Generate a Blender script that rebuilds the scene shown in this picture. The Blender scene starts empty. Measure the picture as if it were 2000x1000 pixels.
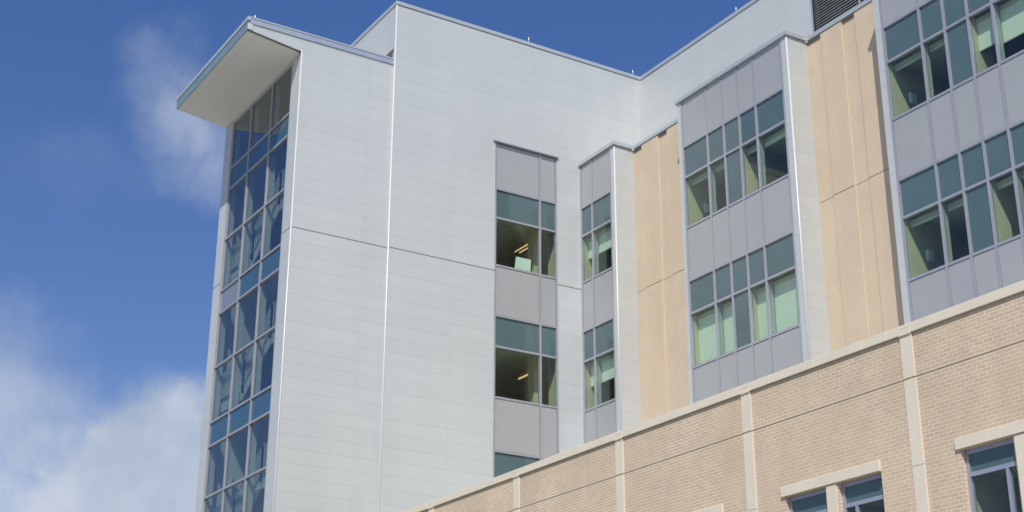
import bpy, math, random
from mathutils import Vector, Matrix
random.seed(7)
sc = bpy.context.scene
COL = sc.collection
ZO = 1.6                      # eye height; all heights below are given from the eye and raised by this

# ------------------------------------------------------------------ camera
YAW, PITCH, ROLL = 1.0193, 0.3758, 0.0033
Fv = Vector((-math.sin(YAW)*math.cos(PITCH), math.cos(YAW)*math.cos(PITCH), math.sin(PITCH)))
Rv = Fv.cross(Vector((0, 0, 1))).normalized(); Uv = Rv.cross(Fv)
c_, s_ = math.cos(ROLL), math.sin(ROLL)
R2 = Rv*c_ + Uv*s_; U2 = -Rv*s_ + Uv*c_
cam = bpy.data.objects.new('camera', bpy.data.cameras.new('camera'))
COL.objects.link(cam)
M = Matrix((R2, U2, -Fv)).transposed().to_4x4(); M.translation = Vector((0, 0, ZO))
cam.matrix_world = M
cam.data.sensor_width = 36; cam.data.lens = 2892.95/2000*36
cam.data.clip_start = 0.1; cam.data.clip_end = 3000
sc.camera = cam

# ------------------------------------------------------------------ world and sun
SUN = Vector((1.18, -1.0, 1.80)).normalized()      # towards the sun
el = math.asin(SUN.z); rot = math.atan2(SUN.x, SUN.y)
w = bpy.data.worlds.new('World'); sc.world = w; w.use_nodes = True
nt = w.node_tree; N = nt.nodes; L = nt.links
N.clear()
out = N.new('ShaderNodeOutputWorld'); bg = N.new('ShaderNodeBackground'); bg.inputs[1].default_value = 0.10
sky = N.new('ShaderNodeTexSky'); sky.sky_type = 'NISHITA'; sky.sun_disc = False
sky.sun_elevation = el; sky.sun_rotation = rot; sky.altitude = 200; sky.air_density = 1.0; sky.dust_density = 1.0; sky.ozone_density = 2.0
tc = N.new('ShaderNodeTexCoord')
def wmath(op, a, b=None, c=None, clamp=False):
    n = N.new('ShaderNodeMath'); n.operation = op; n.use_clamp = clamp
    for i, x in enumerate((a, b, c)):
        if x is None: continue
        if isinstance(x, (int, float)): n.inputs[i].default_value = x
        else: L.new(x, n.inputs[i])
    return n.outputs[0]
def wmap(x, a, b, c, d):
    n = N.new('ShaderNodeMapRange'); n.interpolation_type = 'SMOOTHSTEP'
    L.new(x, n.inputs[0])
    for i, v in enumerate((a, b, c, d)): n.inputs[1+i].default_value = v
    return n.outputs[0]
def wnoise(scale, detail, rough, off=0, dist=0.0):
    mp = N.new('ShaderNodeMapping'); mp.inputs['Location'].default_value = (off, off*.7, off*.3)
    L.new(tc.outputs['Generated'], mp.inputs[0])
    n = N.new('ShaderNodeTexNoise'); n.inputs['Scale'].default_value = scale; n.inputs['Detail'].default_value = detail
    n.inputs['Roughness'].default_value = rough; n.inputs['Distortion'].default_value = dist
    L.new(mp.outputs[0], n.inputs['Vector']); return n.outputs['Fac']
wn = N.new('ShaderNodeTexNoise'); wn.inputs['Scale'].default_value = 14; wn.inputs['Detail'].default_value = 7; wn.inputs['Roughness'].default_value = .6
L.new(tc.outputs['Generated'], wn.inputs['Vector'])
w1 = N.new('ShaderNodeVectorMath'); w1.operation = 'SUBTRACT'; w1.inputs[1].default_value = (.5, .5, .5); L.new(wn.outputs['Color'], w1.inputs[0])
w2 = N.new('ShaderNodeVectorMath'); w2.operation = 'SCALE'; w2.inputs['Scale'].default_value = .085; L.new(w1.outputs[0], w2.inputs[0])
w3 = N.new('ShaderNodeVectorMath'); w3.operation = 'ADD'; L.new(tc.outputs['Generated'], w3.inputs[0]); L.new(w2.outputs[0], w3.inputs[1])
WARP = w3.outputs[0]
def blob(d, r0, r1, sz=1.0):
    d = Vector(d).normalized()
    v = N.new('ShaderNodeVectorMath'); v.operation = 'SUBTRACT'; v.inputs[1].default_value = d
    L.new(WARP, v.inputs[0])
    m = N.new('ShaderNodeVectorMath'); m.operation = 'MULTIPLY'; m.inputs[1].default_value = (1, 1, sz)
    L.new(v.outputs[0], m.inputs[0])
    l = N.new('ShaderNodeVectorMath'); l.operation = 'LENGTH'; L.new(m.outputs[0], l.inputs[0])
    return wmap(l.outputs['Value'], r0, r1, 1, 0)
def wdir(px, py):
    return (Fv*2892.95 + R2*(px-1000) + U2*(500-py)).normalized()
fine = wnoise(16, 9, .62, 3.1, .35); big = wnoise(6, 5, .55, 9.7, .2)
nz = wmath('ADD', wmath('MULTIPLY', fine, .65), wmath('MULTIPLY', big, .35))
dens = None
for (px, py, r0, r1, amt, sz) in [(330, 165, .0, .042, .38, .8), (365, 215, .0, .050, .60, .9), (345, 300, .0, .038, .34, 1.2), (415, 320, .0, .045, .42, 1.3), (180, 330, .0, .07, .10, 2.0),
                              (-20, 850, .02, .090, .72, .9), (100, 930, .02, .085, .85, 1.1), (290, 940, .03, .088, 1.3, 1.15), (190, 985, .02, .09, 1.2, 1.3), (390, 970, .01, .08, 1.2, 1.2), (30, 1010, .02, .10, .95, 1.6), (500, 1080, .0, .12, 1.1, 1.2)]:
    b = wmath('MULTIPLY', blob(wdir(px, py), r0, r1, sz), amt)
    dens = b if dens is None else wmath('MAXIMUM', dens, b)
# loose fair-weather clouds over the rest of the sky, away from this patch
far = blob(wdir(500, 500), .42, .75)
rest = wmath('MULTIPLY', wmap(wnoise(2.6, 6, .55, 21.0, .3), .50, .70, 0, 1), wmath('SUBTRACT', 1.0, far))
shaped = wmath('MULTIPLY', dens, wmap(nz, .30, .54, .38, 1.0))
alpha = wmath('MAXIMUM', shaped, wmath('MULTIPLY', rest, .75), clamp=True)
shade = wnoise(11, 6, .55, 5.5, .2)
ramp = N.new('ShaderNodeValToRGB')
ramp.color_ramp.elements[0].position = .34; ramp.color_ramp.elements[0].color = (3.7, 4.5, 6.0, 1)
ramp.color_ramp.elements[1].position = .66; ramp.color_ramp.elements[1].color = (5.7, 6.3, 7.4, 1)
L.new(shade, ramp.inputs[0])
grade = N.new('ShaderNodeMix'); grade.data_type = 'RGBA'; grade.blend_type = 'MULTIPLY'; grade.inputs[0].default_value = 1
sxyz = N.new('ShaderNodeSeparateXYZ'); L.new(tc.outputs['Generated'], sxyz.inputs[0])
gr = N.new('ShaderNodeValToRGB'); gr.color_ramp.elements[0].position = .20; gr.color_ramp.elements[0].color = (.78, .85, 1.12, 1)
gr.color_ramp.elements[1].position = .58; gr.color_ramp.elements[1].color = (.54, .82, 1.27, 1)
L.new(sxyz.outputs[2], gr.inputs[0]); L.new(gr.outputs[0], grade.inputs[7])
L.new(sky.outputs[0], grade.inputs[6])
mix = N.new('ShaderNodeMix'); mix.data_type = 'RGBA'
L.new(alpha, mix.inputs[0]); L.new(grade.outputs[2], mix.inputs[6]); L.new(ramp.outputs[0], mix.inputs[7])
L.new(mix.outputs[2], bg.inputs[0]); L.new(bg.outputs[0], out.inputs[0])

sl = bpy.data.lights.new('sun', 'SUN'); sl.energy = 4.7; sl.angle = math.radians(.53); sl.color = (1, .955, .88)
so = bpy.data.objects.new('sun', sl); COL.objects.link(so)
so.rotation_euler = SUN.to_track_quat('Z', 'Y').to_euler(); so.location = (20, -20, 40)
vs = sc.view_settings
sc.display_settings.display_device = 'sRGB'
vs.view_transform = 'Standard'; vs.look = 'None'; vs.gamma = 1; vs.use_curve_mapping = False; vs.exposure = 0.0

# ------------------------------------------------------------------ materials
def newmat(name):
    m = bpy.data.materials.new(name); m.use_nodes = True
    return m, m.node_tree, m.node_tree.nodes['Principled BSDF']
class G:
    """tiny node-graph helper"""
    def __init__(s, nt): s.nt = nt; s.n = nt.nodes; s.l = nt.links; s.pos = None
    def position(s):
        if not s.pos:
            g = s.n.new('ShaderNodeNewGeometry'); x = s.n.new('ShaderNodeSeparateXYZ'); s.l.new(g.outputs['Position'], x.inputs[0])
            s.pos = (g.outputs['Position'], x.outputs[0], x.outputs[1], x.outputs[2])
        return s.pos
    def m(s, op, a, b=None, clamp=False):
        n = s.n.new('ShaderNodeMath'); n.operation = op; n.use_clamp = clamp
        for i, x in enumerate((a, b)):
            if x is None: continue
            if isinstance(x, (int, float)): n.inputs[i].default_value = x
            else: s.l.new(x, n.inputs[i])
        return n.outputs[0]
    def noise(s, scale, detail=4, rough=.55, vec=None, stretch=None):
        n = s.n.new('ShaderNodeTexNoise'); n.inputs['Scale'].default_value = scale; n.inputs['Detail'].default_value = detail; n.inputs['Roughness'].default_value = rough
        v = vec if vec is not None else s.position()[0]
        if stretch:
            mp = s.n.new('ShaderNodeMapping'); mp.inputs['Scale'].default_value = stretch; s.l.new(v, mp.inputs[0]); v = mp.outputs[0]
        s.l.new(v, n.inputs['Vector']); return n.outputs['Fac']
    def rng(s, x, a, b, c, d):
        n = s.n.new('ShaderNodeMapRange'); s.l.new(x, n.inputs[0])
        for i, v in enumerate((a, b, c, d)): n.inputs[1+i].default_value = v
        return n.outputs[0]
    def scale(s, col, fac):
        n = s.n.new('ShaderNodeVectorMath'); n.operation = 'SCALE'
        if isinstance(col, tuple): n.inputs[0].default_value = col[:3]
        else: s.l.new(col, n.inputs[0])
        if isinstance(fac, (int, float)): n.inputs['Scale'].default_value = fac
        else: s.l.new(fac, n.inputs['Scale'])
        return n.outputs[0]
    def mix(s, f, a, b):
        n = s.n.new('ShaderNodeMix'); n.data_type = 'RGBA'
        for i, x in ((0, f), (6, a), (7, b)):
            if isinstance(x, (int, float)): n.inputs[i].default_value = x
            elif isinstance(x, tuple): n.inputs[i].default_value = (*x[:3], 1)
            else: s.l.new(x, n.inputs[i])
        return n.outputs[2]
    def bump(s, h, strength, dist, bs):
        n = s.n.new('ShaderNodeBump'); n.inputs['Strength'].default_value = strength; n.inputs['Distance'].default_value = dist
        s.l.new(h, n.inputs['Height']); s.l.new(n.outputs[0], bs.inputs['Normal'])

def plain(name, col, rough=.5, metal=0.0, var=.06, scale=3.0, spec=.5, bump=0.0, bscale=60):
    m, t, b = newmat(name); g = G(t)
    f = g.rng(g.noise(scale, 5, .6), .3, .7, 1-var, 1+var)
    t.links.new(g.scale(col, f), b.inputs['Base Color'])
    b.inputs['Roughness'].default_value = rough; b.inputs['Metallic'].default_value = metal; b.inputs['Specular IOR Level'].default_value = spec
    if bump: g.bump(g.noise(bscale, 3, .6), bump, .01, b)
    return m

JOINT = 16.61 + ZO; PITCHZ = .41
def panel_mat(name, col, rough=.42, line=.75):
    """white insulated metal panels laid in horizontal courses with thin joints"""
    m, t, b = newmat(name); g = G(t); P, X, Y, Z = g.position()
    r = g.m('DIVIDE', g.m('SUBTRACT', Z, JOINT - .012), PITCHZ)
    fr = g.m('FRACT', r); row = g.m('FLOOR', r)
    u = g.m('ADD', X, Y)
    ru = g.m('DIVIDE', g.m('ADD', u, 1.3), 3.05); fu = g.m('FRACT', ru)
    cell = g.m('FRACT', g.m('MULTIPLY', g.m('SINE', g.m('ADD', g.m('MULTIPLY', row, 12.9898), g.m('MULTIPLY', g.m('FLOOR', ru), 78.233))), 43758.5453))
    hl = g.m('LESS_THAN', fr, .065); vl = g.m('LESS_THAN', fu, .006)
    tone = g.m('ADD', .978, g.m('MULTIPLY', cell, .03))
    streak = g.rng(g.noise(1.0, 5, .6, stretch=(1.5, 1.5, .12)), .3, .7, .975, 1.02)
    tone = g.m('MULTIPLY', tone, streak)
    tone = g.m('MULTIPLY', tone, g.rng(g.noise(.25, 3, .5), .3, .7, .97, 1.03))
    tone = g.m('MULTIPLY', tone, g.m('SUBTRACT', 1.0, g.m('MULTIPLY', hl, 1-line)))
    tone = g.m('MULTIPLY', tone, g.m('SUBTRACT', 1.0, g.m('MULTIPLY', vl, .07)))
    t.links.new(g.scale(col, tone), b.inputs['Base Color'])
    b.inputs['Roughness'].default_value = rough; b.inputs['Metallic'].default_value = .12
    h = g.m('ADD', g.m('MULTIPLY', g.m('MAXIMUM', hl, vl), -1.0), g.m('MULTIPLY', g.noise(1.3, 2, .5), .8))
    g.bump(h, .22, .02, b)
    return m

def brick_mat(name, c1, c2, mortar, mort_mix=1.0, blotch=.08, c3=None):
    m, t, b = newmat(name); g = G(t); P, X, Y, Z = g.position()
    cv = g.n.new('ShaderNodeCombineXYZ'); g.l.new(g.m('ADD', X, Y), cv.inputs[0]); g.l.new(Z, cv.inputs[1])
    br = g.n.new('ShaderNodeTexBrick'); g.l.new(cv.outputs[0], br.inputs['Vector'])
    br.inputs['Scale'].default_value = 1.0; br.inputs['Brick Width'].default_value = .186; br.inputs['Row Height'].default_value = .0655
    br.inputs['Mortar Size'].default_value = .0085; br.inputs['Mortar Smooth'].default_value = .25; br.inputs['Bias'].default_value = -.1
    br.offset = .5
    br.inputs['Color1'].default_value = (*c1, 1); br.inputs['Color2'].default_value = (*c2, 1); br.inputs['Mortar'].default_value = (*mortar, 1)
    # efflorescence and cleaner patches: mortar contrast changes over the wall
    pat = g.rng(g.noise(.55, 5, .65), .35, .68, .35, 1.0)
    flat = tuple((a+bb)/2 for a, bb in zip(c1, c2))
    col = g.mix(g.m('MULTIPLY', pat, mort_mix), flat, br.outputs['Color'])
    f = g.m('MULTIPLY', g.rng(g.noise(.8, 6, .65), .3, .7, 1-blotch, 1+blotch), g.rng(g.noise(9, 4, .7), .25, .75, .96, 1.04))
    f = g.m('MULTIPLY', f, g.rng(g.noise(1.0, 4, .6, stretch=(2.5, 2.5, .15)), .3, .7, .97, 1.03))
    t.links.new(g.scale(col, f), b.inputs['Base Color'])
    b.inputs['Roughness'].default_value = .92; b.inputs['Specular IOR Level'].default_value = .2
    g.bump(g.m('ADD', g.m('MULTIPLY', br.outputs['Fac'], -1.0), g.m('MULTIPLY', g.noise(45, 4, .7), .6)), .18, .005, b)
    return m

def glass_mat(name, tint, ior=1.5, wav=.004):
    m = bpy.data.materials.new(name); m.use_nodes = True; t = m.node_tree; t.nodes.clear(); g = G(t)
    o = g.n.new('ShaderNodeOutputMaterial'); tr = g.n.new('ShaderNodeBsdfTransparent'); gl = g.n.new('ShaderNodeBsdfGlossy'); fr = g.n.new('ShaderNodeLayerWeight'); mx = g.n.new('ShaderNodeMixShader')
    tr.inputs[0].default_value = (*tint, 1); gl.inputs['Roughness'].default_value = .0; gl.inputs['Color'].default_value = (.93, .97, 1, 1)
    fr.inputs['Blend'].default_value = .5
    f0 = ((ior-1)/(ior+1))**2
    schlick = g.m('ADD', f0, g.m('MULTIPLY', 1-f0, g.m('POWER', fr.outputs['Facing'], 5.0)))
    bp = g.n.new('ShaderNodeBump'); bp.inputs['Strength'].default_value = .25; bp.inputs['Distance'].default_value = wav
    g.l.new(g.noise(1.4, 1, .5), bp.inputs['Height']); g.l.new(bp.outputs[0], gl.inputs['Normal'])
    g.l.new(schlick, mx.inputs[0]); g.l.new(tr.outputs[0], mx.inputs[1]); g.l.new(gl.outputs[0], mx.inputs[2]); g.l.new(mx.outputs[0], o.inputs[0])
    return m

def emis(name, col, st):
    m, t, b = newmat(name); b.inputs['Base Color'].default_value = (.8, .8, .8, 1)
    b.inputs['Emission Color'].default_value = (*col, 1); b.inputs['Emission Strength'].default_value = st; return m

MT = {}
MT['panel'] = panel_mat('white_metal_panel', (.515, .533, .515), line=.91)
MT['trim'] = plain('white_corner_trim', (.53, .54, .54), .4, .05, .01)
MT['coping'] = plain('grey_metal_coping', (.47, .505, .52), .45, .35, .04)
MT['fascia'] = plain('blue_grey_fascia', (.52, .56, .59), .3, .5, .04)
MT['tealfascia'] = plain('slate_blue_fascia', (.20, .29, .34), .4, .2, .04)
MT['soffit'] = plain('warm_white_soffit', (.72, .71, .69), .6, 0, .012)
MT['grey'] = plain('silver_grey_panel', (.405, .41, .40), .42, .3, .03, .8)
MT['frame'] = plain('anodised_frame', (.40, .40, .435), .35, .4, .03)
MT['framedark'] = plain('slate_frame', (.36, .37, .46), .4, .35, .03)
MT['stairframe'] = plain('stair_frame', (.42, .41, .42), .4, .4, .03)
MT['dark'] = plain('dark_reveal', (.07, .07, .07), .8)
MT['reveal'] = plain('joint_reveal', (.33, .34, .345), .7)
MT['brick'] = brick_mat('tan_brick', (.49, .382, .275), (.575, .452, .325), (.74, .61, .465))
MT['ybrick'] = brick_mat('pale_orange_brick', (.53, .425, .305), (.58, .465, .335), (.61, .505, .38), .7, .05)
MT['stone'] = plain('cast_stone', (.665, .595, .475), .85, 0, .05, 1.2, .2, .25, 40)
MT['litedge'] = plain('yellow_lit_edge', (.60, .50, .345), .7)  # yellow that paints the sunlit edge of the proud brick strips
MT['joint'] = plain('brown_joint_and_shade', (.56, .46, .35), .9)  # real joints, and the shade lines painted beside the proud strips
MT['glass'] = glass_mat('tinted_vision_glass', (.855, .92, .875))
MT['sglass'] = glass_mat('stair_glass', (.72, .78, .80), 1.75)
def spandrel(name, col, spec=.5):
    m, t, b = newmat(name); g = G(t)
    t.links.new(g.scale(col, g.rng(g.noise(.7, 3, .5), .3, .7, .93, 1.07)), b.inputs['Base Color'])
    b.inputs['Roughness'].default_value = .04; b.inputs['Specular IOR Level'].default_value = spec
    g.bump(g.noise(1.3, 1, .5), .2, .004, b); return m
MT['span'] = spandrel('teal_spandrel_glass', (.078, .128, .134), .7)
MT['sspan'] = spandrel('blue_spandrel_glass', (.04, .10, .155), .7)
MT['sspan_refl'] = spandrel('spandrel_glass_painted_reflection', (.20, .23, .27), .7)  # pale tone paints a reflection into one stair spandrel pane
MT['cream'] = plain('cream_plaster', (.50, .455, .32), .9, 0, .02)
MT['white'] = plain('white_plaster', (.55, .56, .50), .9, 0, .02)
MT['fin'] = plain('grey_inner_mullion', (.36, .40, .39), .6)
MT['copingshade'] = plain('brown_coping_shade', (.24, .185, .135), .7)  # brown that stands in for the shade under the coping
MT['tile'] = plain('pale_ceiling_tile', (.80, .79, .68), .9, 0, .02)
MT['carpet'] = plain('dark_carpet', (.10, .10, .12), .95, 0, .1)
MT['shade'] = plain('blind_fabric', (.74, .76, .68), .8, 0, .02)
MT['cass'] = plain('blind_cassette', (.48, .47, .38), .6)
MT['plastic'] = plain('white_plastic', (.75, .75, .72), .5)
MT['paper'] = plain('pale_paper', (.80, .84, .80), .8, 0, .01)
MT['lamp'] = emis('lit_fluorescent_tube', (1, .64, .30), .95)
MT['fixture'] = plain('fixture_housing', (.45, .40, .28), .5)
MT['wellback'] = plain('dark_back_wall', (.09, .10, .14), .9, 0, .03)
MT['stairw'] = plain('stair_paint', (.70, .66, .50), .6, 0, .03)
MT['tread'] = plain('stair_concrete', (.25, .26, .29), .85, 0, .08)
MT['louvre'] = plain('louvre_blade', (.62, .64, .66), .45, .2)
MT['roof'] = plain('white_roof_membrane', (.62, .62, .60), .85, 0, .06, .5)
MT['rod'] = plain('bright_rod', (.72, .74, .76), .3, .7)
gm, gt, gb = newmat('ground_paving_and_grass'); g = G(gt)
gt.links.new(g.mix(g.rng(g.noise(.02, 6, .6), .48, .54, 0, 1), g.scale((.42, .395, .365), g.rng(g.noise(1.5, 6, .6), .3, .7, .85, 1.15)), g.scale((.20, .21, .13), g.rng(g.noise(3, 6, .7), .3, .7, .6, 1.4))), gb.inputs['Base Color'])
gb.inputs['Roughness'].default_value = .95

# ------------------------------------------------------------------ mesh helpers
ORI = {}
class MB:
    def __init__(s): s.v = []; s.f = []
    def quad(s, a, b, c, d):
        i = len(s.v); s.v += [a, b, c, d]; s.f.append((i, i+1, i+2, i+3))
    def poly(s, pts):
        i = len(s.v); s.v += list(pts); s.f.append(tuple(range(i, i+len(pts))))
    def box(s, x0, x1, y0, y1, z0, z1):
        if x0 > x1: x0, x1 = x1, x0
        if y0 > y1: y0, y1 = y1, y0
        i = len(s.v)
        s.v += [(x, y, z) for z in (z0, z1) for y in (y0, y1) for x in (x0, x1)]
        s.f += [(i, i+2, i+3, i+1), (i+4, i+5, i+7, i+6), (i, i+1, i+5, i+4), (i+2, i+6, i+7, i+3), (i, i+4, i+6, i+2), (i+1, i+3, i+7, i+5)]
        return s
    def prism(s, prof, ax, a0, a1):
        """extrude a closed 2-D profile along axis ax ('x': profile (y,z); 'y': profile (x,z))"""
        n = len(prof); i = len(s.v)
        for a in (a0, a1):
            for p, q in prof: s.v.append((a, p, q) if ax == 'x' else (p, a, q))
        for k in range(n): s.f.append((i+k, i+(k+1) % n, i+n+(k+1) % n, i+n+k))
        s.f.append(tuple(i+k for k in range(n))[::-1]); s.f.append(tuple(i+n+k for k in range(n)))
        return s
    def tube(s, p0, p1, r, seg=10):
        p0 = Vector(p0); p1 = Vector(p1); d = (p1-p0).normalized(); a = d.orthogonal().normalized(); b = d.cross(a); i = len(s.v)
        for p in (p0, p1):
            for k in range(seg):
                t = 2*math.pi*k/seg; s.v.append(tuple(p + a*(r*math.cos(t)) + b*(r*math.sin(t))))
        for k in range(seg): s.f.append((i+k, i+(k+1) % seg, i+seg+(k+1) % seg, i+seg+k))
        s.f.append(tuple(range(i, i+seg))[::-1]); s.f.append(tuple(range(i+seg, i+2*seg))); return s
    def build(s, name, mat, parent=None, smooth=False, bevel=0.0):
        xs = [v[0] for v in s.v]; ys = [v[1] for v in s.v]; zs = [v[2] for v in s.v]
        o = Vector(((min(xs)+max(xs))/2, (min(ys)+max(ys))/2, min(zs)))
        me = bpy.data.meshes.new(name); me.from_pydata([tuple(Vector(v)-o) for v in s.v], [], s.f); me.update()
        import bmesh as _b
        bm = _b.new(); bm.from_mesh(me); _b.ops.recalc_face_normals(bm, faces=bm.faces); bm.to_mesh(me); bm.free()
        if smooth:
            for p in me.polygons: p.use_smooth = len(p.vertices) == 4
        for m in (mat if isinstance(mat, (list, tuple)) else [mat]): me.materials.append(MT[m] if isinstance(m, str) else m)
        ob = bpy.data.objects.new(name, me); COL.objects.link(ob)
        wo = o + Vector((0, 0, ZO)); ORI[ob.name] = wo
        ob.location = wo - (ORI[parent.name] if parent else Vector((0, 0, 0)))
        if parent: ob.parent = parent
        if bevel:
            bv = ob.modifiers.new('bevel', 'BEVEL'); bv.width = bevel; bv.segments = 2; bv.limit_method = 'ANGLE'
        return ob
def empty(name, loc, parent=None):
    o = bpy.data.objects.new(name, None); COL.objects.link(o); wo = Vector(loc) + Vector((0, 0, ZO)); ORI[o.name] = wo
    o.location = wo - (ORI[parent.name] if parent else Vector((0, 0, 0)))
    if parent: o.parent = parent
    o.empty_display_size = .2
    return o
def tag(o, label=None, cat=None, group=None, kind=None):
    if label: o['label'] = label
    if cat: o['category'] = cat
    if group: o['group'] = group
    if kind: o['kind'] = kind
    return o
def cells(mb, face, us, zs, holes, d, caps=True):
    """wall sheet in cells, leaving holes (u0,u1,z0,z1) open; face(u,d,z)->point; reveals of depth d"""
    U = sorted(set([*us] + [h[0] for h in holes] + [h[1] for h in holes])); Zs = sorted(set([*zs] + [h[2] for h in holes] + [h[3] for h in holes]))
    U = [u for u in U if us[0] <= u <= us[-1]]; Zs = [z for z in Zs if zs[0] <= z <= zs[-1]]
    for a, b in zip(U, U[1:]):
        for c, e in zip(Zs, Zs[1:]):
            um, zm = (a+b)/2, (c+e)/2
            if any(h[0] < um < h[1] and h[2] < zm < h[3] for h in holes): continue
            mb.quad(face(a, 0, c), face(b, 0, c), face(b, 0, e), face(a, 0, e))
    for h in holes:
        a, b, c, e = h
        mb.quad(face(a, 0, c), face(a, d, c), face(a, d, e), face(a, 0, e)); mb.quad(face(b, 0, c), face(b, d, c), face(b, d, e), face(b, 0, e))
        if not caps: continue
        mb.quad(face(a, 0, e), face(b, 0, e), face(b, d, e), face(a, d, e)); mb.quad(face(a, 0, c), face(b, 0, c), face(b, d, c), face(a, d, c))

GZ = -ZO                                     # ground level seen from the eye
# ------------------------------------------------------------------ measured planes
XT, XB = -37.28, -37.19
XTL = -43.47
YT, YCAN, YC, YBAY, YW, YP = 15.37, 13.60, 18.50, 25.52, 26.26, 28.18
YPOD = 18.13
ZTR, ZBR, ZCOP = 23.07, 25.14, 21.11
RT, RM, RS = 15.155, 14.145, 12.52; FH = 4.30

ground = MB(); ground.quad((-500, -500, GZ), (500, -500, GZ), (500, 500, GZ), (-500, 500, GZ))
tag(ground.build('ground', gm), kind='structure')

B = empty('hospital_building', (-37, 22, GZ))
tag(B, 'modern hospital block clad in white metal panels with glass stair tower and tan brick base', 'building')

# ------------------------------------------------------------------ stair tower
GX0, GX1 = -42.86, -37.93
ZG0, ZG1 = -0.9, 22.36
m = MB()
faceA = lambda Y: (lambda u, d, z: (u, Y+d, z))
faceB = lambda X: (lambda u, d, z: (X-d, u, z))
Jz0, Jz1 = 16.585, 16.622
G0 = GZ
for z0, z1 in ((G0, Jz0), (Jz1, ZG1)):
    # front strips left and right of the glass (with the reveal towards the glass), side face, left face
    for u0, u1 in ((XTL, GX0), (GX1, XT)):
        m.quad((u0, YT, z0), (u1, YT, z0), (u1, YT, z1), (u0, YT, z1))
    m.quad((GX0, YT, z0), (GX0, YT+.12, z0), (GX0, YT+.12, z1), (GX0, YT, z1))
    m.quad((GX1, YT, z0), (GX1, YT+.12, z0), (GX1, YT+.12, z1), (GX1, YT, z1))
    m.quad((XTL, YT, z0), (XTL, 21, z0), (XTL, 21, z1), (XTL, YT, z1))
m.quad((GX0, YT, G0), (GX1, YT, G0), (GX1, YT, ZG0), (GX0, YT, ZG0))
tw = m.build('tower_front_wall', 'panel', B)
m = MB()
# side wall of the tower with the wedge that carries the canopy
for prof in ([(YT, G0), (YC+.0, G0), (YC, Jz0), (YT, Jz0)], [(YT, Jz1), (YC, Jz1), (YC, ZTR-.2), (YCAN, ZTR-.2), (YCAN, 22.64), (YT, 22.40)]):
    m.poly([(XT, p, q) for p, q in prof]); m.poly([(XT-.12, p, q) for p, q in prof])
sw = m.build('tower_side_wall', 'panel', B)
for bx in ((XT-.10, XT-.010, YT+.02, YC-.01), (XTL+.04, GX0-.01, YT+.010, YT+.08), (GX1+.01, XT-.11, YT+.010, YT+.08)):
    m = MB(); m.box(*bx, Jz0-.02, Jz1+.02); m.build('joint_reveal', 'reveal', sw)
m = MB(); m.tube((XT-.012, YT+.012, G0), (XT-.012, YT+.012, 22.42), .028, 14); m.build('corner_trim', 'trim', sw, True)

# canopy
m = MB()
NXC = 3
xs = [XTL + (XT-.13-XTL)*k/NXC for k in range(NXC+1)]
def sof(y): return 22.64 + (22.40-22.64)*(y-YCAN)/(YT-YCAN)
m.box(XTL, XT-.13, YCAN+.03, YC, ZTR-.20, ZTR-.08)
cano = m.build('canopy', 'roof', B)
ys = [YCAN+.012, 13.86, 14.52, YT+.12]
for j in range(3):
    cols = [(XTL, XT-.13)] if j == 0 else [(xs[k], xs[k+1]) for k in range(NXC)] if j == 2 else [(xs[0], -41.3), (-41.3, xs[3])]
    if j == 2: cols = [(xs[0], -41.3), (-41.3, xs[3])]
    for a, b in cols:
        mm = MB(); y0, y1 = ys[j]+.002, ys[j+1]-.002
        mm.prism([(y0, sof(y0)), (y1, sof(y1)), (y1, sof(y1)+.03), (y0, sof(y0)+.03)], 'x', a+.002, b-.002)
        mm.build('soffit_panel', 'soffit', cano)
m = MB(); m.prism([(YCAN+.02, sof(YCAN+.02)+.034), (YT+.12, sof(YT+.12)+.034), (YT+.12, ZTR-.21), (YCAN+.02, ZTR-.21)], 'x', XTL+.01, XT-.14); m.build('canopy_core', 'soffit', cano)
fx = [XTL, -41.38, -39.34, XT+.005]
for a, b in zip(fx, fx[1:]):
    mm = MB(); mm.box(a+.004, b-.004, YCAN-.015, YCAN+.015, 22.63, ZTR-.13); mm.build('fascia_panel', 'tealfascia', cano)
m = MB(); m.box(XTL-.02, XT+.03, YCAN-.035, YCAN+.05, ZTR-.125, ZTR); m.build('front_coping', 'coping', cano)
m = MB(); m.box(XT-.02, XT+.03, YCAN+.052, YC-.01, ZTR-.22, ZTR-.05); m.build('side_coping', 'fascia', cano)
m = MB(); m.box(XT-.15, XT+.045, YCAN+.052, YC-.01, ZTR-.048, ZTR); m.build('coping_lip', 'coping', cano)
m = MB(); m.box(XT-.01, XT+.02, YCAN-.018, YCAN+.14, 22.645, ZTR-.23); m.build('corner_trim', 'trim', cano)

# stair glazing
gx = [-42.80, -41.22, -39.51, -37.96]
gz = [22.30, 20.62, 19.87, 18.09, 16.30, 15.54, 13.755, 11.97, 11.21, 9.62, 7.67, 6.91, 5.1, 3.37, 2.61, .8, -.86]
spandrel_rows = {1, 4, 7, 10, 13}
YG = YT + .045
m = MB()
for x in gx: m.box(x-.033, x+.033, YT+.005, YT+.115, ZG0+.02, ZG1-.02)
for z in gz:
    for a, b in zip(gx, gx[1:]): m.box(a+.034, b-.034, YT+.007, YT+.11, z-.033, z+.033)
sg = m.build('stair_glazing', 'stairframe', B)
for r in range(len(gz)-1):
    for a, b in zip(gx, gx[1:]):
        mm = MB(); mm.box(a+.03, b-.03, YG, YG+.02, gz[r+1]+.03, gz[r]-.03)
        if r in spandrel_rows: mm.build('spandrel_pane', 'sspan_refl' if (r == 4 and a < -42) else 'sspan', sg)  # one left pane has its pale reflection put into the colour
        else: mm.build('glass_pane', 'sglass', sg)
m = MB()
for x in gx: m.box(x-.03, x+.03, YT+.118, YT+.27, ZG0+.02, ZG1-.05)
m.build('mullion_fin', 'stairw', sg)

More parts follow.
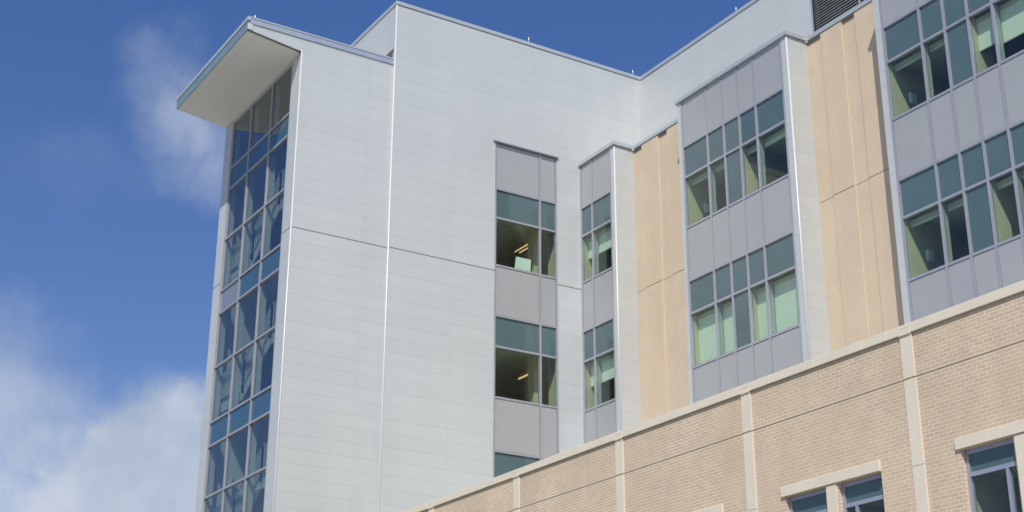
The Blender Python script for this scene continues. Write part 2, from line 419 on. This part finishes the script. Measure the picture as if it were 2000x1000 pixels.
# stair well shell and stairs
XI0, XI1, YI0, YI1 = -43.06, -37.72, YT+.13, 19.7
m = MB()
m.box(XI1, XI1+.12, YI0, YI1, G0, ZG1+.02)
well = m.build('stair_well_wall', 'white', B)
m = MB(); m.box(XI0-.12, XI0, YI0, YI1, G0, ZG1+.02); m.build('side_wall', 'stairw', well)
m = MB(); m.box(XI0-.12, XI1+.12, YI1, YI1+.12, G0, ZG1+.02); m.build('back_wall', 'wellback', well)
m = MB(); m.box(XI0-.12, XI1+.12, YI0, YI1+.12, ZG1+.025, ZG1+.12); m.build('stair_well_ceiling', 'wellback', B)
st = empty('staircase', (-40, 17.5, G0), B)
XA, XM = -41.0, -39.05
def flight(x0, z0, x1, z1, ya, yb, n=11):
    """folded-plate steps from (x0,z0) up to (x1,z1)"""
    dx = (x1-x0)/n; dz = (z1-z0)/n; top = []
    x, z = x0, z0
    for k in range(n):
        top.append((x, z)); z += dz; top.append((x, z)); x += dx
    top.append((x1, z1))
    s = 1 if x1 > x0 else -1
    bot = [(px+s*.05, pz-.06) for px, pz in top]
    m = MB(); m.prism(top + bot[::-1], 'y', ya+.06, yb-.06)
    m.build('stair_flight', 'tread', st)
    for yy in (ya, yb-.05):
        mm = MB(); mm.prism([(x0, z0+.12), (x0, z0-.26), (x1, z1-.26), (x1, z1+.12)], 'y', yy, yy+.05); mm.build('stringer', 'stairw', st)
def railing(pts, y):
    m = MB(); h = .95
    for (x0, z0), (x1, z1) in zip(pts, pts[1:]):
        m.tube((x0, y, z0+h), (x1, y, z1+h), .025, 8); m.tube((x0, y, z0+.14), (x1, y, z1+.14), .018, 6)
        n = max(2, int(abs(x1-x0)/.145))
        for k in range(n+1):
            t = k/n; xx = x0+(x1-x0)*t; zz = z0+(z1-z0)*t
            m.box(xx-.014, xx+.014, y-.014, y+.014, zz+.14, zz+h)
        for xx, zz in ((x0, z0), (x1, z1)): m.box(xx-.028, xx+.028, y-.028, y+.028, zz-.1, zz+h+.03)
    m.build('railing', 'stairw', st)
YF0, YF1, YK0, YK1 = 15.70, 17.0, 17.3, 18.6
for zf in (-.25, 4.05, 8.35, 12.65, 16.95):
    m = MB(); m.box(XI0+.01, XA, YF0, YF1-.01, zf-.30, zf); m.build('landing', 'stairw', st)
    flight(XA, zf, XM, zf+1.2, YF0, YF1, 7)
    m = MB(); m.box(XM, XI1-.01, YF0, YK1+.2, zf+.9, zf+1.2); m.build('landing', 'stairw', st)
    railing([(XI0+.2, zf), (XA, zf), (XM, zf+1.2), (XI1-.12, zf+1.2)], YF0-.03)
    if zf < 16:
        flight(XM-.02, zf+1.2, XI0+1.1, zf+4.3, YK0, YK1, 17)
        m = MB(); m.box(XI0+.01, XI0+1.09, YF1, YK1, zf+4.0, zf+4.3); m.build('landing', 'stairw', st)
        railing([(XM-.02, zf+1.2), (XI0+1.1, zf+4.3)], YK0-.04)
# top flight closes the well under the roof
m = MB(); m.box(XA+.02, XI1-.01, YF1+.2, YI1-.01, 20.0, 20.2); m.build('landing', 'stairw', st)

# ------------------------------------------------------------------ main block (side face towards +X)
Wy0, Wy1 = 22.24, 24.63
WZT = 21.08
m = MB(); fb = faceB(XB)
for z0, z1 in ((G0, Jz0), (Jz1, ZBR-.13)):
    cells(m, fb, [YC, YP], [z0, z1], [(Wy0, Wy1, max(z0, 5.5), min(z1, WZT))], .16, False)
# front face above and beside the tower roof; a small recess where the cladding stops above the roof
fa = faceA(YC)
cells(m, fa, [-52, XB], [23.46, ZBR-.13], [], .1)
cells(m, fa, [XT-.02, XB], [G0, 23.46], [], .1)
cells(m, fa, [-52, XTL], [G0, 23.46], [], .1)
m.quad((-52, YC, G0), (-52, 40, G0), (-52, 40, ZBR-.13), (-52, YC, ZBR-.13))
blk = m.build('block_wall', 'panel', B)
for a, b in ((YC+.04, Wy0-.02), (Wy1+.02, YP-.01)):
    m = MB(); m.box(XB-.10, XB-.010, a, b, Jz0-.02, Jz1+.02); m.build('joint_reveal', 'reveal', blk)
m = MB(); m.tube((XB-.012, YC+.012, G0), (XB-.012, YC+.012, ZBR-.13), .029, 14); m.build('corner_trim', 'trim', blk, True)
m = MB(); m.box(XB-.3, XB+.03, YC-.03, YP+.03, ZBR-.12, ZBR); m.box(-52, XB-.301, YC-.03, YC+.3, ZBR-.12, ZBR); m.build('coping', 'coping', blk)
m = MB(); m.box(XB-.02, XB+.006, YC, YP, ZBR-.15, ZBR-.121); m.build('coping_shadow_gap', 'reveal', blk)
m = MB(); m.box(-52, XB-.1, YC+.05, 40, ZBR-.3, ZBR-.14); m.build('roof_deck', 'roof', blk)
# niche above the tower roof
m = MB(); m.box(XTL, XT-.03, YC+.28, YC+.34, 22.9, 23.455); m.build('niche_brick', 'ybrick', blk)
m = MB(); m.box(XTL, XT-.03, YC+.02, YC+.34, 23.456, 23.5); m.build('niche_soffit', 'reveal', blk)
m = MB(); m.box(-37.48, XT-.04, YC+.06, YC+.26, 22.9, 23.45); m.build('niche_post', 'trim', blk)

# ------------------------------------------------------------------ penthouse
LX0, LX1, LZ0, LZ1 = -28.46, -22.5, 21.6, 24.5
m = MB(); cells(m, faceA(YP), [XB, -6], [20.3, ZBR-.13], [(LX0, LX1, LZ0, LZ1)], .25); ph = m.build('penthouse_wall', 'panel', B)
m = MB(); m.box(XB+.031, -6, YP-.03, YP+.3, ZBR-.12, ZBR); m.build('coping', 'coping', ph)
m = MB(); m.box(XB, -6, YP-.006, YP+.02, ZBR-.15, ZBR-.121); m.build('coping_shadow_gap', 'reveal', ph)
m = MB(); m.box(XB+.004, XB+.05, YP-.05, YP-.004, 21.1, ZBR-.16); m.build('inside_corner_trim', 'panel', ph)
m = MB(); m.box(XB, -6, YP+.02, 40, ZBR-.3, ZBR-.15); m.build('roof_deck', 'roof', ph)
m = MB(); m.box(LX0, LX1, YP+.24, YP+.26, LZ0, LZ1); lv = m.build('louvre', 'dark', B)
m = MB(); m.box(LX0-.05, LX0, YP-.02, YP+.1, LZ0, LZ1); m.box(LX0-.05, LX1, YP-.02, YP+.1, LZ1, LZ1+.05); m.box(-26.6, -26.55, YP+.0, YP+.1, LZ0, LZ1-.01); m.build('louvre_frame', 'frame', lv)
m = MB(); z = LZ0
while z < LZ1-.1:
    m.prism([(YP+.01, z), (YP+.03, z-.0), (YP+.15, z+.075), (YP+.13, z+.085)], 'x', LX0, -26.602); m.prism([(YP+.01, z), (YP+.03, z-.0), (YP+.15, z+.075), (YP+.13, z+.085)], 'x', -26.548, LX1); z += .092
m.build('louvre_blades', 'louvre', lv)

# ------------------------------------------------------------------ upper brick wall between the bays
ROOFZ = 7.25
def brick_pier(x0, x1, proud, zj=16.04):
    """flush recessed sheet with proud strips; one horizontal joint"""
    m = MB()
    for z0, z1 in ((ROOFZ, zj-.012), (zj+.012, ZCOP-.13)):
        m.box(x0, x1, YW+.045, YW+.30, z0, z1)
    bw = m.build('brick_wall', 'ybrick', B)
    for a, b in proud:
        mm = MB()
        for z0, z1 in ((ROOFZ, zj-.012), (zj+.012, ZCOP-.13)): mm.box(a, b, YW, YW+.044, z0, z1)
        mm.build('brick_strip', 'ybrick', bw)
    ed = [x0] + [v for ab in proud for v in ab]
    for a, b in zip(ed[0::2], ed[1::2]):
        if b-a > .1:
            mm = MB(); mm.box(a+.05, b-.004, YW+.041, YW+.0447, ZCOP-.27, ZCOP-.131); mm.build('coping_shade_sheet', 'copingshade', bw)  # thin brown sheet paints the coping's shade on the recessed strips
    mm = MB(); mm.box(x0, x1, YW+.055, YW+.29, zj-.0119, zj+.0119); mm.build('movement_joint', 'joint', bw)
    return bw
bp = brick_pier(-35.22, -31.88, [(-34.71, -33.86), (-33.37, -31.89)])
m = MB(); m.box(-33.858, -33.847, YW-.003, YW+.04, ROOFZ, ZCOP-.14); m.build('lit_edge_strip', 'litedge', bp)  # painted sunlight on the right edge of the proud strip
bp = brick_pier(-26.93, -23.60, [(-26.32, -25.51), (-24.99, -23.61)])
m = MB(); m.box(-25.508, -25.497, YW-.003, YW+.04, ROOFZ, ZCOP-.14); m.build('lit_edge_strip', 'litedge', bp)  # same painted lit edge on this pier
m = MB(); m.box(-26.335, -26.322, YW+.03, YW+.043, ROOFZ, ZCOP-.14); m.box(-25.006, -24.992, YW+.03, YW+.043, ROOFZ, ZCOP-.14); m.build('strip_shade_line', 'joint', bp)  # brown lines paint the shade cast left of the proud strips
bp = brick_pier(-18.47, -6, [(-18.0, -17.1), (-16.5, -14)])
for a, b in ((-35.14, -31.93), (-26.85, -23.66), (-18.38, -6)):
    m = MB(); m.box(a, b, YW-.025, YW+.35, ZCOP-.12, ZCOP); m.build('coping', 'coping', bp)
m = MB(); m.box(XB, -6, YW+.3, YP-.001, ZCOP-.3, ZCOP-.13); m.build('setback_roof', 'roof', bp)

# ------------------------------------------------------------------ bays
VIS = {}
def bay(xl, xr, mull, trimL, vision_cols, top=True):
    """projecting bay: white side cheeks, grey metal panels, window rows. mull = mullion centre lines incl. both ends"""
    YB_ = YBAY; ZB0 = ROOFZ
    root = empty('bay', (xl/2+xr/2, YB_, ZB0), B)
    m = MB()
    m.box(xr-.10, xr, YB_, YW+.04, ZB0, ZCOP-.13)                       # right cheek
    m.box(mull[-1]+.036, xr-.101, YB_, YB_+.12, ZB0, ZCOP-.13)          # right front strip
    if trimL: m.box(xl, mull[0]-.036, YB_, YW+.04, ZB0, ZCOP-.13)       # left cheek and strip
    m.box(xl, xr-.101, YB_+.13, YW+.6, ZCOP-.3, ZCOP-.14)
    m.build('cladding', 'panel', root)
    m = MB(); m.tube((xr-.010, YB_+.010, ZB0), (xr-.010, YB_+.010, ZCOP-.13), .030, 14); m.build('corner_trim', 'trim', root, True)
    m = MB(); x0 = xl-.06 if trimL else XB+.003
    m.box(x0, xr+.06, YB_-.06, YB_+.25, ZCOP-.12, ZCOP); m.box(xr-.2, xr+.06, YB_+.251, YW-.03, ZCOP-.12, ZCOP); m.box(x0, xr-.201, YB_+.251, YW+.4, ZCOP-.13, ZCOP-.01); m.build('coping', 'coping', root)
    m = MB()
    for x in mull: m.box(x-.035, x+.035, YB_+.002, YB_+.10, ZB0, ZCOP-.125)
    rows = []
    for k in (1, 0, -1):
        t, mm_, s = RT+FH*k, RM+FH*k, RS+FH*k; rows.append((t, mm_, s, k))
        for z in (t, mm_, s):
            if z < ZB0: continue
            for a, b in zip(mull, mull[1:]): m.box(a+.036, b-.036, YB_+.004, YB_+.095, z-.033, z+.033)
    m.build('frame', 'frame', root)
    # thin panel-edge beads beside each mullion on the metal panels
    for (z1, z0) in ((ZCOP-.125, rows[0][0]+.034), (rows[0][2]-.034, rows[1][0]+.034), (rows[1][2]-.034, rows[2][0]+.034)):
        for a, b in zip(mull, mull[1:]):
            mm2 = MB(); mm2.box(a+.045, b-.045, YB_+.022, YB_+.04, z0+.008, z1-.008); mm2.build('metal_panel', 'grey', root)
    mm2 = MB(); mm2.box(mull[0], mull[-1], YB_+.05, YB_+.07, rows[0][0], ZCOP-.13)
    for k in (0, 1): mm2.box(mull[0], mull[-1], YB_+.05, YB_+.07, rows[k+1][0], rows[k][2])
    mm2.build('panel_backing', 'reveal', root)
    for (t, mm_, s, k) in rows:
        for i, (a, b) in enumerate(zip(mull, mull[1:])):
            q = MB(); q.box(a+.033, b-.033, YB_+.045, YB_+.065, mm_+.03, t-.03); q.build('spandrel_pane', 'span', root)
            if k < 0: continue
            q = MB(); q.box(a+.033, b-.033, YB_+.045, YB_+.065, s+.03, mm_-.03)
            if i in vision_cols: q.build('glass_pane', 'glass', root)
            else: q.build('spandrel_pane', 'span', root)
    # inner mullion fins, seen through the glass
    q = MB()
    for k in (1, 0):
        for x in mull: q.box(x-.03, x+.03, YB_+.102, YB_+.215, RS+FH*k-.05, RM+FH*k+.1)
    q.build('inner_fin', 'fin', root)
    return root
def room(xl, xr, k, y0=YBAY+.10, depth=5.0, part=None, cut=None):
    m = MB(); zc = RM+FH*k+.10; zf = RS+FH*k-.85
    m.box(xl-.1, xl, y0, y0+depth, zf, zc); m.box(xr, xr+.1, y0, y0+depth, zf, zc); m.box(xl-.1, xr+.1, y0+depth, y0+depth+.1, zf, zc)
    if part: m.box(part[0], part[1], y0+.02, y0+depth, zf, zc)
    r = m.build('room_wall', 'cream', B)
    m = MB(); m.box(xl-.1, xr+.1, y0, y0+depth+.1, zc, zc+.1); m.build('room_ceiling', 'white', r)
    m = MB(); m.box(xl-.1, xr+.1, y0, y0+depth+.1, zf-.1, zf); m.build('room_floor', 'carpet', r)
    m = MB(); m.box(xl, xr, y0, y0+.16, RS+FH*k-.12, RS+FH*k-.04); m.build('window_sill', 'white', r)
    return r
M1 = [-37.15, -36.52, -35.44]; M2 = [-31.68, -30.53, -29.78, -29.08, -28.36, -27.17]; M3 = [-23.36, -22.14, -21.39, -20.67, -19.93, -18.72]
bay(XB+.002, -35.20, M1, False, (0, 1)); bay(-31.87, -26.90, M2, True, (0, 1, 3, 4)); bay(-23.60, -18.45, M3, True, (0, 1, 3, 4))
for k in (1, 0):
    room(-37.10, -35.5, k, part=None, depth=4)
    room(-31.62, -27.2, k, part=(-29.20, -29.04)); room(-23.30, -18.75, k, part=(-20.80, -20.622))

# ------------------------------------------------------------------ window strip in the block wall
root = empty('side_window', (XB, 23.4, 5.5), B)
m = MB(); XF = XB-.03
for y in (Wy0+.035, 23.965, Wy1-.035): m.box(XF-.10, XF+.0, y-.035, y+.035, 5.5, WZT-.03)
WY = [Wy0+.035, 23.965, Wy1-.035]
for k in (1, 0, -1):
    for z in (RT+FH*k, RM+FH*k, RS+FH*k):
        for a, b in zip(WY, WY[1:]): m.box(XF-.095, XF-.003, a+.036, b-.036, z-.033, z+.033)
m.build('frame', 'frame', root)
m = MB(); m.box(XB-.05, XB+.055, Wy0-.09, Wy1+.03, WZT, WZT+.035); m.build('head_flashing', 'frame', root)
for (z1, z0) in ((WZT-.03, RT+FH+.034), (RS+FH-.034, RT+.034), (RS-.034, RT-FH+.034)):
    for a, b in zip(WY, WY[1:]):
        q = MB(); q.box(XF-.04, XF-.02, a+.045, b-.045, z0+.008, z1-.008); q.build('metal_panel', 'grey', root)
q = MB()
for z0, z1 in ((RT+FH, WZT-.02), (RT, RS+FH), (RT-FH, RS)): q.box(XF-.07, XF-.05, WY[0], WY[-1], z0, z1)
q.build('panel_backing', 'reveal', root)
for k in (1, 0, -1):
    for a, b in zip(WY, WY[1:]):
        q = MB(); q.box(XF-.065, XF-.045, a+.033, b-.033, RM+FH*k+.03, RT+FH*k-.03); q.build('spandrel_pane', 'span', root)
        q = MB(); q.box(XF-.065, XF-.045, a+.033, b-.033, RS+FH*k+.03, RM+FH*k-.03); q.build('glass_pane' if k >= 0 else 'spandrel_pane', 'glass' if k >= 0 else 'span', root)
for k in (1, 0):
    zc = RM+FH*k+.35; zf = RS+FH*k-.85; x1 = XF-.11; x0 = x1-6.0
    m = MB(); m.box(x0, x1-.25, Wy0-1.6, Wy0-1.5, zf, zc); m.box(x0, x1-.56, Wy1+1.7, Wy1+1.8, zf, zc); m.box(x1-.6, x1-.5, Wy1+.13, Wy1+1.8, zf, zc); m.box(x1-.5, x1, Wy1+.02, Wy1+.12, zf, zc); m.box(x0-.1, x0, Wy0-1.6, Wy1+1.8, zf, zc)
    m.box(x1-.25, x1-.2, Wy0-1.6, Wy0-.0, zf, zc); m.box(x1-.2, x1, Wy0-.02, Wy0+.03, zf, zc)
    m.box(x0, x0+2.2, Wy0+1.1, Wy0+1.2, zf, zc); m.box(x1-.9, x1-.55, Wy1-.5, Wy1-.2, zf, zc)
    r = m.build('room_wall', 'cream', B)
    m = MB(); yy = Wy0-1.6
    while yy < Wy1+1.75:
        xx = x0
        while xx < x1-.05:
            m.box(xx+.006, min(xx+1.2, x1)-.006, yy+.006, min(yy+.6, Wy1+1.8)-.006, zc, zc+.02); xx += 1.2
        yy += .6
    m.build('ceiling_tiles', 'tile', r)
    m = MB(); m.box(x0-.1, x1, Wy0-1.6, Wy1+1.8, zc+.021, zc+.1); m.build('ceiling_slab', 'dark', r)
    m = MB(); m.box(x0-.1, x1, Wy0-1.6, Wy1+1.8, zf-.1, zf); m.build('room_floor', 'cream', r)

# ------------------------------------------------------------------ podium
PX0, PX1 = XT+.01, -3.0
PTOP = 8.14
bands = [-16.75 + 4.155*k for k in range(-4, 4)]
pairs = [-20.08 + 4.145*k for k in range(-4, 4)]
WT, WB = 5.79, 3.3
holes = []
for p in pairs:
    if p < -36: continue
    holes += [(p+.08, p+1.13, WB, WT), (p+1.43, p+2.48, WB, WT)]
GRZ = 7.20
m = MB(); fp = faceA(YPOD)
cells(m, fp, [PX0, PX1], [G0, GRZ-.013], holes, .14)
cells(m, fp, [PX0, PX1], [GRZ+.013, PTOP-.18], [], .1)
m.quad((PX0, YPOD+.35, ROOFZ), (PX1, YPOD+.35, ROOFZ), (PX1, YPOD+.35, PTOP-.1), (PX0, YPOD+.35, PTOP-.1))
pod = m.build('podium_wall', 'brick', B)
m = MB(); m.box(PX0, PX1, YPOD+.009, YPOD+.03, GRZ-.02, GRZ+.02); m.build('shelf_joint', 'joint', pod)
m = MB(); m.box(PX0, PX1, YPOD+.02, YPOD+.05, PTOP-.2, PTOP-.165); m.build('coping_joint', 'joint', pod)
cx = PX0; k = 0
while cx < PX1:
    n = min(cx+1.22, PX1); m = MB(); m.box(cx+.003, n-.003, YPOD-.045, YPOD+.42, PTOP-.165, PTOP); m.build('coping_stone', 'stone', pod, bevel=.006); cx = n
for bx in bands:
    m = MB()
    zz = [G0, 3.0, 4.45, 5.72, GRZ-.01]
    for a, b in zip(zz, zz[1:]): m.box(bx-.13, bx+.13, YPOD-.030, YPOD+.03, a+.004, b-.004)
    m.box(bx-.13, bx+.13, YPOD-.030, YPOD+.03, GRZ+.014, PTOP-.185)
    sb = m.build('stone_band', 'stone', pod)
    m = MB(); m.box(bx-.13, bx+.13, YPOD-.052, YPOD-.001, PTOP-.182, PTOP-.085); m.build('band_cap', 'stone', sb)
    m = MB(); m.box(bx-.11, bx+.11, YPOD-.049, YPOD-.03, PTOP-.083, PTOP-.055); m.build('vent_slot', 'joint', sb)
m = MB(); m.box(PX0, PX1, YPOD+.02, YW+.3, ROOFZ-.3, ROOFZ); m.build('podium_roof', 'roof', pod)
for p in pairs:
    if p < -36: continue
    a = p
    m = MB()
    for q0, q1 in ((p, p+.83), (p+.83, p+1.66), (p+1.66, p+2.48)): m.box(q0+.003, q1-.003, YPOD-.04, YPOD+.10, 5.80, 5.98)
    m.build('lintel', 'stone', pod, bevel=.004)
    m = MB(); m.box(p+1.16, p+1.40, YPOD-.02, YPOD+.135, WB, WT-.002); m.build('stone_mullion', 'stone', pod)
    for wi, (x0, x1, tm) in enumerate(((p+.08, p+1.13, .76), (p+1.43, p+2.48, .29))):
        y0 = YPOD+.085
        m = MB(); x0 += .004; x1 -= .004
        m.box(x0, x0+.06, y0, y0+.08, WB, WT-.002); m.box(x1-.06, x1, y0, y0+.08, WB, WT-.002)
        m.box(x0+.061, x1-.061, y0, y0+.08, WT-.075, WT-.002); m.box(x0+.061, x1-.061, y0+.003, y0+.078, 5.355, 5.425); m.box(x0+.061, x1-.061, y0, y0+.08, WB, WB+.07)
        m.box(x0+tm, x0+tm+.055, y0+.001, y0+.079, WB+.071, 5.354)
        wnd = m.build('window', 'framedark', B)
        q = MB(); q.box(x0+.055, x1-.055, y0+.035, y0+.05, 5.42, WT-.07); q.build('spandrel_pane', 'span', wnd)
        q = MB(); q.box(x0+.055, x0+tm+.005, y0+.035, y0+.05, WB+.06, 5.36); q.build('glass_pane', 'glass', wnd)
        q = MB(); q.box(x0+tm+.05, x1-.055, y0+.035, y0+.05, WB+.06, 5.36); q.build('glass_pane', 'glass', wnd)
    # room behind the pair
    y0 = YPOD+.17; zc = 5.5; zf = 2.3; m = MB()
    m.box(p, p+.06, y0, y0+4, zf, zc); m.box(p+2.5, p+2.6, y0, y0+4, zf, zc); m.box(p, p+2.6, y0+4, y0+4.1, zf, zc); m.box(p+1.2, p+1.36, y0, y0+4, zf, zc)
    r = m.build('room_wall', 'cream', pod)
    m = MB(); m.box(p, p+2.6, y0, y0+4.1, zc, zc+.1); m.build('room_ceiling', 'white', r)
    m = MB(); m.box(p, p+2.6, y0, y0+4.1, zf-.1, zf); m.build('room_floor', 'carpet', r)

# ------------------------------------------------------------------ loose things: blinds, lights, boxes, rods
def blind(x0, x1, k, drop, label):
    ztop = RM+FH*k-.035; zb = RS+FH*k+.03; y = YBAY+.225
    e = empty('roller_blind', ((x0+x1)/2, y, ztop)); tag(e, label, 'blind', 'roller blinds behind the bay windows')
    m = MB(); m.box(x0+.008, x1-.008, y+.00, y+.12, ztop-.13, ztop-.01); m.build('cassette', 'cass', e)
    zl = ztop-.13 - max(.06, drop*(ztop-.13-zb))
    m = MB(); m.box(x0+.010, x1-.010, y+.03, y+.034, zl+.02, ztop-.131); m.build('fabric', 'shade', e)
    m = MB(); m.box(x0+.010, x1-.010, y+.02, y+.045, zl-.005, zl+.02); m.build('bottom_bar', 'cass', e)
def blinds(M_, specs, bayname):
    for k, row in ((1, 'upper'), (0, 'lower')):
        for i, d, what, pos in specs[k]:
            x0, x1 = M_[i], M_[i+1]
            if i == 0: x0 += .02
            blind(x0, x1, k, d, f'{what} blind in {pos} pane, {row} row, {bayname}')
up, half, down = 'rolled up', 'half lowered', 'fully lowered'
blinds(M1, {1: [(0, .42, half, 'the narrow'), (1, .42, half, 'the wide')], 0: [(0, .45, half, 'the narrow'), (1, .45, half, 'the wide')]}, 'slim bay beside the white wall')
blinds(M2, {1: [(0, .03, up, 'the leftmost clear'), (1, .03, up, 'the second clear'), (3, .05, up, 'the third clear'), (4, .10, up, 'the rightmost clear')],
            0: [(0, 1, down, 'the leftmost clear'), (1, 1, down, 'the second clear'), (3, 1, down, 'the third clear'), (4, 1, down, 'the rightmost clear')]}, 'middle bay')
blinds(M3, {1: [(0, .03, up, 'the leftmost clear'), (1, .03, up, 'the second clear'), (3, .52, half, 'the third clear'), (4, .60, half, 'the fourth clear')],
            0: [(0, .03, up, 'the leftmost clear'), (1, .03, up, 'the second clear'), (3, .03, up, 'the third clear'), (4, .03, up, 'the fourth clear')]}, 'bay cut by the right edge')
def wall_box(x, k, label):
    y = YBAY+.10+.55; z = RS+FH*k+.62
    e = empty('wall_lamp', (x, y, z)); tag(e, label, 'wall lamp', 'white boxes on the room walls')
    m = MB(); m.box(x+.002, x+.07, y, y+.22, z, z+.30); m.build('housing', 'plastic', e, bevel=.012)
    m = MB(); m.box(x+.071, x+.08, y+.03, y+.19, z+.03, z+.27); m.build('cover', 'paper', e)
wall_box(-31.62, 1, 'white box fixed to the room wall behind the upper left pane of the middle bay')
wall_box(-23.30, 1, 'white box fixed to the room wall behind the upper left pane of the right bay')
wall_box(-23.30, 0, 'white box fixed to the room wall behind the lower left pane of the right bay')
def light(k, xc, yc, label, ln=1.2, tubes=True):
    zc = RM+FH*k+.35
    e = empty('ceiling_light', (xc, yc, zc)); tag(e, label, 'ceiling light', 'lit ceiling lights behind the white wall window')
    m = MB(); m.box(xc-ln/2, xc+ln/2, yc-.30, yc+.30, zc-.03, zc-.004); m.build('housing', 'fixture', e)
    for dy in ((-.09, .09) if tubes else (0,)):
        m = MB(); m.tube((xc-ln/2+.05, yc+dy, zc-.045), (xc+ln/2-.05, yc+dy, zc-.045), .018 if tubes else .03, 8); m.build('tube', 'lamp', e, True)
light(1, -39.55, 24.88, 'lit twin tube ceiling light above the paper, upper window of the white wall')
light(0, -40.1, 25.3, 'lit ceiling light behind the lower window of the white wall', tubes=False)
m = MB(); zs = RS+FH+.04
m.prism([(23.14, zs), (23.72, zs), (23.75, zs+.50), (23.20, zs+.50)], 'x', XF-.26, XF-.22); pb = m.build('paper_board', 'paper')
tag(pb, 'pale green board leaning inside the upper window of the white wall', 'board')
def rod(x, y, z, label, h=.24):
    e = empty('lightning_rod', (x, y, z)); tag(e, label, 'lightning rod', 'lightning rods on the roof edges')
    m = MB(); m.box(x-.035, x+.035, y-.035, y+.035, z+.001, z+.03); m.build('base', 'rod', e)
    m = MB(); m.tube((x, y, z+.03), (x, y, z+h), .017, 8); m.build('rod', 'rod', e, True)
rod(XB-.05, 23.54, ZBR, 'short bright rod at the middle of the white block roof edge')
rod(XB-.05, 27.9, ZBR, 'short bright rod beside the inner corner of the roof')
rod(-31.99, YP+.06, ZBR, 'short bright rod on the roof edge above the middle bay')
rod(XT-.08, 13.83, ZTR, 'short bright rod at the tip of the stair tower canopy', .16)
